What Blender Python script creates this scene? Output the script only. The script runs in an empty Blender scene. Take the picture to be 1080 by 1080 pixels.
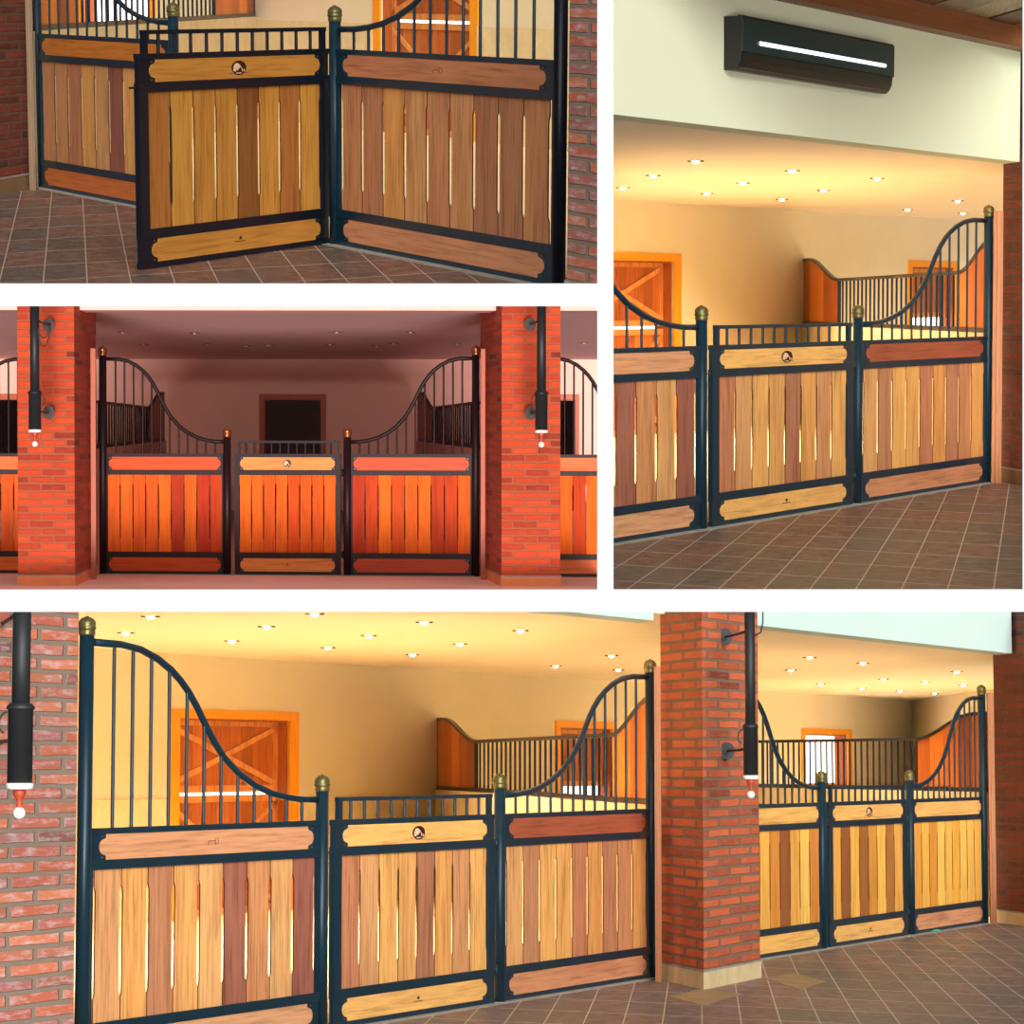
import bpy, bmesh, math, random
from mathutils import Vector, Matrix
random.seed(11)
SC = bpy.context.scene
COL = SC.collection

# ------------------------------------------------------------------ camera
F = 3000.0                                   # focal length in pixels of the 1080 frame (100 mm lens)
cam_d = bpy.data.cameras.new('camera'); cam = bpy.data.objects.new('camera', cam_d); COL.objects.link(cam)
cam_d.sensor_width = 36; cam_d.lens = 36*F/1080; cam_d.clip_end = 500; cam_d.clip_start = .1
cam.rotation_euler = (math.pi/2, 0, 0)
SC.camera = cam
SC.view_settings.view_transform = 'Standard'; SC.view_settings.look = 'None'
SC.view_settings.exposure = 0; SC.view_settings.gamma = 1
SC.view_settings.use_curve_mapping = False
BOARD_Y = 10.0

# ------------------------------------------------------------------ materials
def nm(name):
    m = bpy.data.materials.new(name); m.use_nodes = True
    nt = m.node_tree; b = nt.nodes['Principled BSDF']
    return m, nt, b
def ramp(nt, fac, cols, pos=None):
    r = nt.nodes.new('ShaderNodeValToRGB'); e = r.color_ramp.elements
    n = len(cols); pos = pos or [i/(n-1) for i in range(n)]
    while len(e) < n: e.new(.5)
    for i in range(n): e[i].position = pos[i]; e[i].color = (*cols[i], 1)
    nt.links.new(fac, r.inputs[0]); return r.outputs[0]
def mixc(nt, a, b, fac, mode='MIX'):
    x = nt.nodes.new('ShaderNodeMix'); x.data_type = 'RGBA'; x.blend_type = mode
    for sock, v in ((x.inputs[0], fac), (x.inputs[6], a), (x.inputs[7], b)):
        if isinstance(v, (int, float)): sock.default_value = v
        elif isinstance(v, tuple): sock.default_value = (*v, 1)
        else: nt.links.new(v, sock)
    return x.outputs[2]
def coords(nt, kind='UV', scale=(1,1,1), rot=0, loc=(0,0,0)):
    t = nt.nodes.new('ShaderNodeTexCoord'); mp = nt.nodes.new('ShaderNodeMapping')
    mp.inputs['Scale'].default_value = scale; mp.inputs['Rotation'].default_value = (0,0,rot); mp.inputs['Location'].default_value = loc
    nt.links.new(t.outputs[kind], mp.inputs[0]); return mp.outputs[0]
def noise(nt, vec, scale, detail=4, rough=.6):
    n = nt.nodes.new('ShaderNodeTexNoise'); n.inputs['Scale'].default_value = scale
    n.inputs['Detail'].default_value = detail; n.inputs['Roughness'].default_value = rough
    nt.links.new(vec, n.inputs['Vector']); return n.outputs['Fac']
def bump(nt, b, h, strength=.3, dist=.01):
    n = nt.nodes.new('ShaderNodeBump'); n.inputs['Strength'].default_value = strength; n.inputs['Distance'].default_value = dist
    nt.links.new(h, n.inputs['Height']); nt.links.new(n.outputs[0], b.inputs['Normal'])
def rgb(r, g, b):                            # display colour 0-255 to linear
    f = lambda c: (c/255/12.92) if c/255 <= .04045 else ((c/255+.055)/1.055)**2.4
    return (f(r), f(g), f(b))
def plain(name, col, rough=.5, metal=0, var=.12, vscale=3, spec=.5):
    m, nt, b = nm(name)
    n = noise(nt, coords(nt, 'Object'), vscale, 5)
    lo = tuple(c*(1-var) for c in col); hi = tuple(min(1, c*(1+var)) for c in col)
    nt.links.new(ramp(nt, n, [lo, hi], [.3, .7]), b.inputs['Base Color'])
    b.inputs['Roughness'].default_value = rough; b.inputs['Metallic'].default_value = metal
    b.inputs['Specular IOR Level'].default_value = spec
    return m
def wood(name, cols, vertical=True, rough=.45, contrast=1.0):
    m, nt, b = nm(name)
    at = nt.nodes.new('ShaderNodeAttribute'); at.attribute_name = 'tone'
    n_ = len(cols); base = ramp(nt, at.outputs['Fac'], [tuple(c*.22 for c in cols[0])]+list(cols), [0]+[.1+.9*i/(n_-1) for i in range(n_)])
    uv = nt.nodes.new('ShaderNodeTexCoord').outputs['UV']
    add = nt.nodes.new('ShaderNodeVectorMath'); add.operation = 'ADD'
    cx = nt.nodes.new('ShaderNodeVectorMath'); cx.operation = 'SCALE'; cx.inputs[0].default_value = (7.3, 5.1, 3.7)
    nt.links.new(at.outputs['Fac'], cx.inputs['Scale'])
    nt.links.new(uv, add.inputs[0]); nt.links.new(cx.outputs[0], add.inputs[1])
    mp = nt.nodes.new('ShaderNodeMapping'); nt.links.new(add.outputs[0], mp.inputs[0])
    mp.inputs['Scale'].default_value = (52, 2.6, 1) if vertical else (2.6, 52, 1)
    g = noise(nt, mp.outputs[0], 1.0, 6, .62)
    mp2 = nt.nodes.new('ShaderNodeMapping'); nt.links.new(add.outputs[0], mp2.inputs[0])
    mp2.inputs['Scale'].default_value = (9, 1.1, 1) if vertical else (1.1, 9, 1)
    g2 = noise(nt, mp2.outputs[0], 1.0, 2, .5)
    d = .50*contrast
    c = mixc(nt, base, ramp(nt, g, [(1-d,)*3, (1,)*3, (1.0+d*.4,)*3], [.3, .5, .75]), 1.0, 'MULTIPLY')
    c = mixc(nt, c, ramp(nt, g2, [(.72, .62, .62), (1, 1, 1), (1.0, 1.0, .95)], [.28, .5, .8]), .8*contrast, 'MULTIPLY')
    nt.links.new(c, b.inputs['Base Color']); b.inputs['Roughness'].default_value = rough
    b.inputs['Specular IOR Level'].default_value = .3
    bump(nt, b, g, .15, .003)
    return m
def brick(name, c1, c2, c3, mortar, w=.23, h=.069, mort=.0125, pale=(.6, .4, .38), pf=.5):
    m, nt, b = nm(name)
    v0 = coords(nt, 'UV')
    dn = nt.nodes.new('ShaderNodeTexNoise'); dn.inputs['Scale'].default_value = 9; nt.links.new(v0, dn.inputs['Vector'])
    ds = nt.nodes.new('ShaderNodeVectorMath'); ds.operation = 'MULTIPLY_ADD'; ds.inputs[1].default_value = (.022, .016, 0); nt.links.new(dn.outputs['Color'], ds.inputs[0]); nt.links.new(v0, ds.inputs[2])
    v = ds.outputs[0]
    t = nt.nodes.new('ShaderNodeTexBrick'); nt.links.new(v, t.inputs['Vector'])
    t.inputs['Scale'].default_value = 1; t.inputs['Brick Width'].default_value = w; t.inputs['Row Height'].default_value = h
    t.inputs['Mortar Size'].default_value = mort; t.inputs['Mortar Smooth'].default_value = .3; t.inputs['Bias'].default_value = 0
    t.inputs['Color1'].default_value = (0, 0, 0, 1); t.inputs['Color2'].default_value = (1, 1, 1, 1); t.inputs['Mortar'].default_value = (.5, .5, .5, 1)
    n = noise(nt, coords(nt, 'UV', (1, 2.2, 1)), 14, 6, .7)
    n2 = noise(nt, v, 2.2, 2)
    base = ramp(nt, t.outputs['Color'], [c1, c2, c3, c1, c2, tuple(x*.55 for x in c3)])
    base = mixc(nt, base, pale, ramp(nt, n, [(0,)*3, (pf,)*3], [.48, .72]))
    base = mixc(nt, base, (.72, .72, .72), ramp(nt, n2, [(.6,)*3, (0,)*3], [.3, .6]), 'MULTIPLY')
    c = mixc(nt, base, mixc(nt, mortar, tuple(x*.6 for x in mortar), n), t.outputs['Fac'])
    nt.links.new(c, b.inputs['Base Color']); b.inputs['Roughness'].default_value = .85
    inv = nt.nodes.new('ShaderNodeMath'); inv.operation = 'MULTIPLY_ADD'; inv.inputs[1].default_value = -1; inv.inputs[2].default_value = 1
    nt.links.new(t.outputs['Fac'], inv.inputs[0])
    h_ = nt.nodes.new('ShaderNodeMath'); h_.operation = 'MULTIPLY_ADD'; h_.inputs[1].default_value = .35
    nt.links.new(n, h_.inputs[0]); nt.links.new(inv.outputs[0], h_.inputs[2])
    bump(nt, b, h_.outputs[0], .7, .012)
    return m
def tiles(name, rot, loc, c1, c2, c3, grout, w=.32, h=.232, rough=.45):
    m, nt, b = nm(name)
    v = coords(nt, 'UV', (1, 1, 1), rot, loc)
    t = nt.nodes.new('ShaderNodeTexBrick'); nt.links.new(v, t.inputs['Vector']); t.offset = 0
    t.inputs['Scale'].default_value = 1; t.inputs['Brick Width'].default_value = w; t.inputs['Row Height'].default_value = h
    t.inputs['Mortar Size'].default_value = .0035; t.inputs['Mortar Smooth'].default_value = .1; t.inputs['Bias'].default_value = 0
    t.inputs['Color1'].default_value = (0, 0, 0, 1); t.inputs['Color2'].default_value = (1, 1, 1, 1)
    base = ramp(nt, t.outputs['Color'], [c1, c2, c3, c1])
    n = noise(nt, coords(nt, 'UV', (1, 2.5, 1), rot), 9, 7, .72)
    n2 = noise(nt, v, 1.6, 3)
    base = mixc(nt, base, ramp(nt, n, [(.30,)*3, (1,)*3, (1.0, 1.0, 1.0)], [.32, .55, .8]), .9, 'MULTIPLY')
    base = mixc(nt, base, (.27, .235, .21), ramp(nt, n, [(0,)*3, (.6,)*3], [.53, .72]))
    base = mixc(nt, base, (.10, .10, .085), ramp(nt, n2, [(0,)*3, (.6,)*3], [.5, .68]))
    c = mixc(nt, base, grout, t.outputs['Fac'])
    nt.links.new(c, b.inputs['Base Color']); b.inputs['Roughness'].default_value = rough
    b.inputs['Specular IOR Level'].default_value = .35
    bump(nt, b, n, .25, .004)
    return m
def glow(name, col, s):
    m, nt, b = nm(name); b.inputs['Base Color'].default_value = (*col, 1)
    b.inputs['Emission Color'].default_value = (*col, 1); b.inputs['Emission Strength'].default_value = s
    return m

WOODS = [rgb(150, 92, 76), rgb(200, 142, 96), rgb(218, 164, 104), rgb(190, 124, 88), rgb(230, 172, 98), rgb(210, 142, 80)]
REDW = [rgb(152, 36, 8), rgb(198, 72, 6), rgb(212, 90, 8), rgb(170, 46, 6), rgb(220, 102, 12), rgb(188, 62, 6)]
M = {}
M['plank'] = wood('timber_planks', WOODS)
M['board'] = wood('timber_board', [rgb(158, 84, 58), rgb(198, 132, 94), rgb(216, 162, 118), rgb(236, 182, 100)], False, contrast=.8)
M['board_orange'] = wood('orange_timber_board', [rgb(198, 104, 56), rgb(208, 128, 52)], False, contrast=.7)
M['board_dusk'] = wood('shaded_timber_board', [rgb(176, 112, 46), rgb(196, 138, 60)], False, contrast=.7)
M['jamb_tan'] = wood('tan_jamb_timber', [rgb(128, 104, 78), rgb(150, 124, 96)], contrast=.5)
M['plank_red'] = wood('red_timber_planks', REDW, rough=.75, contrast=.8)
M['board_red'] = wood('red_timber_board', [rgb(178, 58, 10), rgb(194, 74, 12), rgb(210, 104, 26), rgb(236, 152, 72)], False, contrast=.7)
M['plank_gold'] = wood('golden_planks', [rgb(150, 90, 50), rgb(225, 160, 70), rgb(240, 176, 74), rgb(216, 140, 62), rgb(246, 196, 96), rgb(232, 166, 70)], contrast=.7)
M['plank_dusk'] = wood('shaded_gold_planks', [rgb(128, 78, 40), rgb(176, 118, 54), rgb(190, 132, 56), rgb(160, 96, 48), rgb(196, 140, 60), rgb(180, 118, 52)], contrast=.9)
M['orange'] = wood('orange_timber', [rgb(214, 120, 20), rgb(232, 146, 26), rgb(240, 156, 36)], contrast=.4)
M['leaf'] = wood('door_timber', [rgb(150, 78, 36), rgb(174, 92, 44), rgb(194, 112, 54), rgb(218, 146, 82)], contrast=.9)
M['divider'] = wood('divider_timber', [rgb(140, 64, 20), rgb(200, 104, 30), rgb(222, 128, 40)], contrast=.6)
M['jamb'] = wood('jamb_timber', [rgb(172, 106, 62), rgb(186, 124, 76)], contrast=.5)
M['jamb_red'] = wood('red_jamb_timber', [rgb(160, 66, 22), rgb(170, 78, 28)], contrast=.5)
M['orange_red'] = wood('red_door_frame', [rgb(176, 84, 44), rgb(186, 92, 50)], contrast=.4)
M['soffit'] = wood('roof_boards', [rgb(110, 62, 40), rgb(170, 150, 118), rgb(138, 90, 60), rgb(88, 50, 36), rgb(150, 122, 92)], contrast=.8)
M['fascia'] = wood('fascia_timber', [rgb(128, 78, 46), rgb(138, 84, 50)], False, contrast=.6)
M['paint'] = plain('blue_black_paint', rgb(15, 43, 56), .3, .1, .15, 6)
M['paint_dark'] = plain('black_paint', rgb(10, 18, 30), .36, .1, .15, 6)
M['paint_red'] = plain('brown_black_paint', rgb(30, 15, 18), .5, 0, .15, 6, .25)
M['tube'] = plain('tube_black', rgb(26, 30, 34), .55, 0, .2, 9)
M['brass'] = plain('aged_brass', rgb(128, 122, 78), .32, .75, .35, 40)
M['brass_red'] = plain('copper_brass', rgb(150, 96, 56), .32, .75, .3, 40)
M['steel'] = plain('bolt_steel', rgb(120, 130, 140), .3, .9, .1, 20)
M['white'] = plain('white_paint', rgb(238, 236, 230), .4, 0, .02, 5)
M['red'] = plain('red_turned_wood', rgb(176, 70, 44), .4, 0, .15, 20)
M['emblem'] = plain('emblem_dark', rgb(46, 20, 10), .5, 0, .2, 30)
M['emblem_pale'] = plain('emblem_pale', rgb(226, 186, 150), .5, 0, .1, 30)
M['burn'] = plain('burnt_mark', rgb(138, 82, 52), .7, 0, .15, 30)
M['burn_dark'] = plain('dark_burnt_mark', rgb(70, 34, 16), .7, 0, .15, 30)
M['wall'] = plain('cream_plaster', rgb(222, 208, 176), .9, 0, .03, 1.2)
M['wains'] = plain('rough_plaster', rgb(214, 194, 150), .95, 0, .10, 5)
M['ceil'] = plain('ceiling_paint', rgb(246, 234, 214), .9, 0, .02, .8)
M['lintel'] = plain('lintel_plaster', rgb(216, 222, 196), .9, 0, .02, .7)
M['lintel_cool'] = plain('cool_lintel_plaster', rgb(196, 222, 218), .9, 0, .02, .7)
M['soft_edge'] = plain('lintel_edge', rgb(150, 130, 110), .9, 0, .05, 2)
M['shav'] = plain('wood_shavings', rgb(250, 226, 176), .95, 0, .04, 12)
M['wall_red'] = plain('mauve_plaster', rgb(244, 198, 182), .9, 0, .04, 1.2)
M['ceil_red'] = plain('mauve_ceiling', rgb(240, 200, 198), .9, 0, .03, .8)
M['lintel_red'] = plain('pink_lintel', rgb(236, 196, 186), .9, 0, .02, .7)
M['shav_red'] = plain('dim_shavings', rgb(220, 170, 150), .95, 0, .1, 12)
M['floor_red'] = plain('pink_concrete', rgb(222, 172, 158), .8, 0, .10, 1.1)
M['thresh'] = plain('concrete_strip', rgb(150, 146, 136), .9, 0, .2, 8)
M['trimtile'] = plain('cream_base_tile', rgb(214, 194, 150), .6, 0, .14, 5)
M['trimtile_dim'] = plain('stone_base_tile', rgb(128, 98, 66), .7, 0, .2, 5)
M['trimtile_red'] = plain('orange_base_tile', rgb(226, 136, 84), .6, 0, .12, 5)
M['inlay'] = plain('tan_inlay_tile', rgb(150, 128, 92), .6, 0, .2, 6)
M['brick'] = brick('red_brick', rgb(196, 92, 52), rgb(212, 104, 62), rgb(158, 74, 52), rgb(140, 112, 88), pale=rgb(206, 130, 96))
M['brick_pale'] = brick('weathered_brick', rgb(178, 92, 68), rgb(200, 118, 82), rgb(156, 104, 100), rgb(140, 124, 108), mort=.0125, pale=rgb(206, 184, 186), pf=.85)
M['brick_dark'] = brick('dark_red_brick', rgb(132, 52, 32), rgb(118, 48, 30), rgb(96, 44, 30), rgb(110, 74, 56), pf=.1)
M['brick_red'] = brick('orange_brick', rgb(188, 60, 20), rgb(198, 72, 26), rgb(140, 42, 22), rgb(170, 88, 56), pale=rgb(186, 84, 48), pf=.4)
M['ac'] = plain('dark_teal_plastic', rgb(16, 40, 44), .22, 0, .1, 5)
M['ac_dark'] = plain('black_plastic', rgb(22, 22, 20), .35, 0, .1, 5)
M['strip'] = glow('white_strip', (.85, 1, 1), 1.6)
M['bulb'] = glow('warm_bulb', (1, .86, .62), 9)
M['bulb_cool'] = glow('neutral_bulb', (1, .95, .88), 9)
M['bulb_off'] = plain('unlit_bulb', rgb(214, 170, 160), .2, 0, .05, 8)
M['slot'] = plain('lamp_gimbal', rgb(40, 32, 26), .5, 0, .1, 8)
M['day'] = glow('daylight_sky', (1, 1, 1), 2.4)
M['day_pink'] = glow('pink_daylight_sky', (1, .93, .95), 2.4)
M['dark'] = plain('unlit_room', (.002, .002, .002), 1, 0, 0, 1)
M['green'] = plain('green_scrap', rgb(40, 150, 100), .6, 0, .1, 8)
M['box'] = plain('box_grey', (.6, .59, .58), .9, 0, .02, 1)
M['mount'] = plain('white_mount', (.95, .95, .95), 1, 0, 0, 1, 0)

# ------------------------------------------------------------------ mesh builder
class MB:
    def __init__(s): s.v = []; s.f = []; s.sm = []; s.uv = []; s.tone = []
    def face(s, pts, smooth=False, uv=None, tone=.5):
        i0 = len(s.v); s.v += [tuple(p) for p in pts]; s.f.append(list(range(i0, i0+len(pts)))); s.sm.append(smooth)
        if uv is None:
            p = [Vector(q) for q in pts]; n = (p[1]-p[0]).cross(p[2]-p[0])
            ax = max(range(3), key=lambda k: abs(n[k])) if n.length > 0 else 1
            uv = [((q[1], q[2]) if ax == 0 else (q[0], q[2]) if ax == 1 else (q[0], q[1])) for q in p]
        s.uv.append(uv); s.tone.append(tone)
    def prism(s, poly, v0, v1, tone=.5, side=None):              # poly in (u,z), extruded along v
        n = len(poly)
        a = sum(poly[i][0]*poly[(i+1) % n][1]-poly[(i+1) % n][0]*poly[i][1] for i in range(n))
        if a < 0: poly = poly[::-1]
        if v0 > v1: v0, v1 = v1, v0
        s.face([(u, v0, z) for u, z in poly], tone=tone)
        s.face([(u, v1, z) for u, z in poly[::-1]], tone=tone)
        for i in range(n):
            (a0, b0), (a1, b1) = poly[i], poly[(i+1) % n]
            s.face([(a0, v0, b0), (a0, v1, b0), (a1, v1, b1), (a1, v0, b1)], tone=tone if side is None else side)
    def box(s, u0, u1, v0, v1, z0, z1, tone=.5): s.prism([(u0, z0), (u1, z0), (u1, z1), (u0, z1)], v0, v1, tone)
    def plan(s, pts, z0, z1, uvf=None, tone=.5):       # vertical prism over a plan polygon; uvf measures wall length
        n = len(pts); a = sum(pts[i][0]*pts[(i+1) % n][1]-pts[(i+1) % n][0]*pts[i][1] for i in range(n))
        if a < 0: pts = pts[::-1]
        s.face([(p[0], p[1], z1) for p in pts], tone=tone); s.face([(p[0], p[1], z0) for p in pts[::-1]], tone=tone)
        d = 0
        for i in range(n):
            p, q = pts[i], pts[(i+1) % n]
            L = wall_len(p, q)
            s.face([(p[0], p[1], z0), (q[0], q[1], z0), (q[0], q[1], z1), (p[0], p[1], z1)], uv=[(d, z0), (d+L, z0), (d+L, z1), (d, z1)], tone=tone)
            d += L
    def tube(s, path, r, n=10, caps=True):
        P = [Vector(p) for p in path]; rings = []
        t0 = (P[1]-P[0]).normalized(); ref = Vector((0, 1, 0)) if abs(t0.y) < .9 else Vector((1, 0, 0))
        for i, p in enumerate(P):
            t = (P[min(i+1, len(P)-1)]-P[max(i-1, 0)]).normalized()
            a = t.cross(ref).normalized(); b = t.cross(a).normalized(); ref = -a.cross(t) if False else ref
            rr = r[i] if isinstance(r, (list, tuple)) else r
            rings.append([p+a*rr*math.cos(2*math.pi*k/n)+b*rr*math.sin(2*math.pi*k/n) for k in range(n)])
        for i in range(len(rings)-1):
            for k in range(n):
                k2 = (k+1) % n; s.face([rings[i][k], rings[i][k2], rings[i+1][k2], rings[i+1][k]][::-1], True)
        if caps: s.face(rings[0]); s.face(rings[-1][::-1])
    def lathe(s, prof, c=(0, 0), n=20, sx=1, sy=1):
        rings = [[(c[0]+max(r, 1e-4)*sx*math.cos(2*math.pi*k/n), c[1]+max(r, 1e-4)*sy*math.sin(2*math.pi*k/n), z) for k in range(n)] for r, z in prof]
        for i in range(len(rings)-1):
            for k in range(n):
                k2 = (k+1) % n; s.face([rings[i][k], rings[i][k2], rings[i+1][k2], rings[i+1][k]], True)
        s.face(rings[0][::-1]); s.face(rings[-1])
    def ball(s, c, r, n=14, sq=1):
        s.lathe([(r*math.sin(math.pi*i/8), c[2]-r*sq*math.cos(math.pi*i/8)) for i in range(9)], (c[0], c[1]), n)
    def disc(s, c, ru, rz, v0, v1, n=20):
        s.prism([(c[0]+ru*math.cos(2*math.pi*k/n), c[1]+rz*math.sin(2*math.pi*k/n)) for k in range(n)], v0, v1)
    def build(s, name, mat, parent=None, frame=None):
        me = bpy.data.meshes.new(name); me.from_pydata(s.v, [], s.f)
        ul = me.uv_layers.new(name='UVMap'); k = 0
        flat = [c for uv in s.uv for p in uv for c in p]; ul.data.foreach_set('uv', flat)
        at = me.attributes.new('tone', 'FLOAT', 'FACE'); at.data.foreach_set('value', [0 if t < 0 else .1+.9*t for t in s.tone])
        me.polygons.foreach_set('use_smooth', s.sm)
        me.materials.append(mat)
        bm = bmesh.new(); bm.from_mesh(me)
        bmesh.ops.remove_doubles(bm, verts=bm.verts, dist=1e-5); bm.to_mesh(me); bm.free()
        me.update()
        o = bpy.data.objects.new(name, me); DIO.coll.objects.link(o)
        if parent is not None: o.parent = parent
        elif frame is not None: o.matrix_world = frame
        BUILT.append((o, DIO))
        return o
DEPTH_STRETCH = 2.825                                 # depth stretch from the camera: stalls deeper than life, to imitate wide-angle perspective
def wall_len(p, q): return math.hypot(q[0]-p[0], (q[1]-p[1])/DEPTH_STRETCH)  # wall length with the depth stretch taken out
BUILT = []; DIO = None

def tag(o, label=None, cat=None, group=None, kind=None):
    if label: o['label'] = label
    if cat: o['category'] = cat
    if group: o['group'] = group
    if kind: o['kind'] = kind
    return o
def unit(a, b): return (Vector(b)-Vector(a)).normalized()

# ------------------------------------------------------------------ the four display boxes
class Box:
    """One scene standing in its own box behind the mount: a level floor, seen from eye height e.
    The whole scene is turned as one rigid piece towards the viewer."""
    def __init__(s, name, rect, xc, yh, e):
        s.name, s.rect, s.e = name, rect, e
        s.v = Vector(((xc-540)/F, 1, (540-yh)/F)).normalized()
        s.R = Vector((0, 1, 0)).rotation_difference(s.v).to_matrix()
        s.coll = bpy.data.collections.new(name); COL.children.link(s.coll)
        s.frame = s.R.to_4x4() @ Matrix.Translation((0, 0, -e)); s.yh = yh
    def px(s, p):
        w = s.frame @ Vector(p); return 540+F*w.x/w.y, 540-F*w.z/w.y
    def at(s, x, sc):                        # a point of the plan: along the sight line of column x, where 1 m of height spans sc pixels
        d = F/sc
        X = d*(x-s.rect[0])/F
        for _ in range(6):
            a = s.px((X, d, s.e+.5)); b = s.px((X, d, s.e-.5))
            X += (x-(a[0]+b[0])/2)*d/F; d *= (b[1]-a[1])/sc
        return (X, d)
    def z(s, x, sc, y):                      # height of row y at that point
        P = s.at(x, sc); z = s.e
        for _ in range(6): z += (s.px((*P, z))[1]-y)/sc
        return z
    def at_height(s, x, y, z):               # the point of height z seen at (x, y)
        w = Vector(((x-540)/F, 1, (540-y)/F)); l = s.R.transposed() @ w
        t = (z-s.e)/l.z; return (l.x*t, l.y*t)
    def thing(s, name, P, ang, label, cat, group=None, z=0):
        o = bpy.data.objects.new(name, None); s.coll.objects.link(o); o.empty_display_size = .1
        o.matrix_world = s.frame @ Matrix.Translation((P[0], P[1], z)) @ Matrix.Rotation(ang, 4, 'Z')
        return tag(o, label, cat, group)

PX = 5
A = Box('top_left_scene', (-60, -60, 630, 299), 315, -14, 1.596)
B = Box('middle_left_scene', (-60, 322.7, 630, 621.8), 315, 448, 1.51)
Cc = Box('right_scene', (647, -60, 1079, 621.6), 863, 321.3, 1.485)
D = Box('bottom_scene', (-60, 645.3, 1140, 1140), 540, 803, 1.56)
WHERE = {A: 'top left view', B: 'red-toned middle left view', Cc: 'tall right-hand view', D: 'bottom view'}
PAINT = {A: 'paint', B: 'paint_red', Cc: 'paint', D: 'paint'}

# ------------------------------------------------------------------ stall front pieces
CURVE = [(.03, 2.172), (.16, 2.169), (.256, 2.149), (.339, 2.106), (.408, 2.05), (.455, 2.0), (.5, 1.936), (.54, 1.865), (.585, 1.77), (.635, 1.67),
         (.686, 1.588), (.769, 1.495), (.858, 1.427), (.95, 1.382), (1.04, 1.355), (1.13, 1.341), (1.22, 1.338)]
def curve_z(u):
    for (a, za), (b, zb) in zip(CURVE, CURVE[1:]):
        if u <= b: return za+(zb-za)*(u-a)/(b-a)
    return CURVE[-1][1]
def post(P, tall, label, mats=('paint', 'brass')):
    h = 2.3 if tall else 1.48
    t = DIO.thing('stall_post', P, 0, label, 'post', 'posts of the stall fronts')
    r = .038
    m = MB(); m.lathe([(r, 0), (r, h-.085)], n=24); m.build('pole', M[mats[0]], t)
    f = MB(); b = h-.095
    f.lathe([(.0395, b), (.0425, b+.003), (.0425, b+.022), (.040, b+.026), (.046, b+.031), (.048, b+.038), (.046, b+.045), (.043, b+.048), (.046, b+.054),
             (.0455, b+.064), (.041, b+.075), (.032, b+.085), (.019, b+.0925), (.010, b+.0945), (.008, b+.099), (.001, b+.100)], n=24)
    f.build('finial', M[mats[1]], t)
    return t
def plaque_poly(u0, u1, z0, z1, U):
    # a board whose ends step in and then bulge out in a half round
    zc = (z0+z1)/2; hz = (z1-z0)/2; st = .032*U; rb = hz*.62; pts = []
    def end(side):
        e = []
        ub = u1-st if side > 0 else u0+st
        e.append((ub, -hz))
        e.append((ub, -rb-.006)); 
        for k in range(9):
            a = -math.pi/2+math.pi*k/8
            e.append((ub+side*(.010*U+(st-.010*U)*math.cos(a)), rb*math.sin(a)))
        e.append((ub, rb+.006)); e.append((ub, hz))
        return e
    pts = end(1)+end(-1)[::-1]
    return [(u, zc+z) for u, z in pts]
def plank_panel(t, u0, u1, n, z0, z1, U, mat, v=.0, tones=None, ins0=.0062):
    m = MB(); w = (u1-u0)/n; ins = ins0*U; zt, zb = z0+(z1-z0)*.85, z0+(z1-z0)*.19
    for i in range(n):
        a, b = u0+i*w+.0022*U, u0+(i+1)*w-.0022*U
        if i:
            for q0, q1 in ((z0, zb-.035), (zt+.035, z1)): m.box(u0+i*w-.006*U, u0+i*w+.006*U, v+.0045, v+.008, q0, q1, -1)
        tn = tones[i % len(tones)] if tones else random.random()
        m.prism([(a, z0), (b, z0), (b, zb-.03), (b-ins, zb), (b-ins, zt), (b, zt+.03), (b, z1), (a, z1), (a, zt+.03), (a+ins, zt), (a+ins, zb), (a, zb-.03)], v-.004, v+.004, tn, -1)
    return m.build('plank_panel', mat, t)
def bolts(t, u0, u1, z0, z1, U, v):
    for u in (u0+.012*U, u1-.012*U):
        for z in (z0+.012, z1-.012):
            m = MB(); m.disc((u, z), .006*U, .006, v-.005, v, 8); m.build('bolt', M['steel'], t)
def burnt_mark(parent, u, z, U, v, mat='burn'):
    m = MB()
    def arc(cu, cz, r, a0, a1, n=10, w=.0022):
        for k in range(n):
            a, b = a0+(a1-a0)*k/n, a0+(a1-a0)*(k+1)/n
            m.prism([(cu+r*U*math.cos(a), cz+r*math.sin(a)), (cu+r*U*math.cos(b), cz+r*math.sin(b)), (cu+(r-w)*U*math.cos(b), cz+(r-w)*math.sin(b)), (cu+(r-w)*U*math.cos(a), cz+(r-w)*math.sin(a))], v-.0012, v)
    arc(u+.012*U, z+.004, .018, -math.pi/2, math.pi/2*1.2); m.box(u+.010*U, u+.014*U, v-.0012, v, z-.014, z+.014)
    m.box(u-.022*U, u+.012*U, v-.0012, v, z+.006, z+.010); m.box(u-.026*U, u-.022*U, v-.0012, v, z-.014, z+.008)
    m.build('burnt_mark', M[mat], parent)
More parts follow.
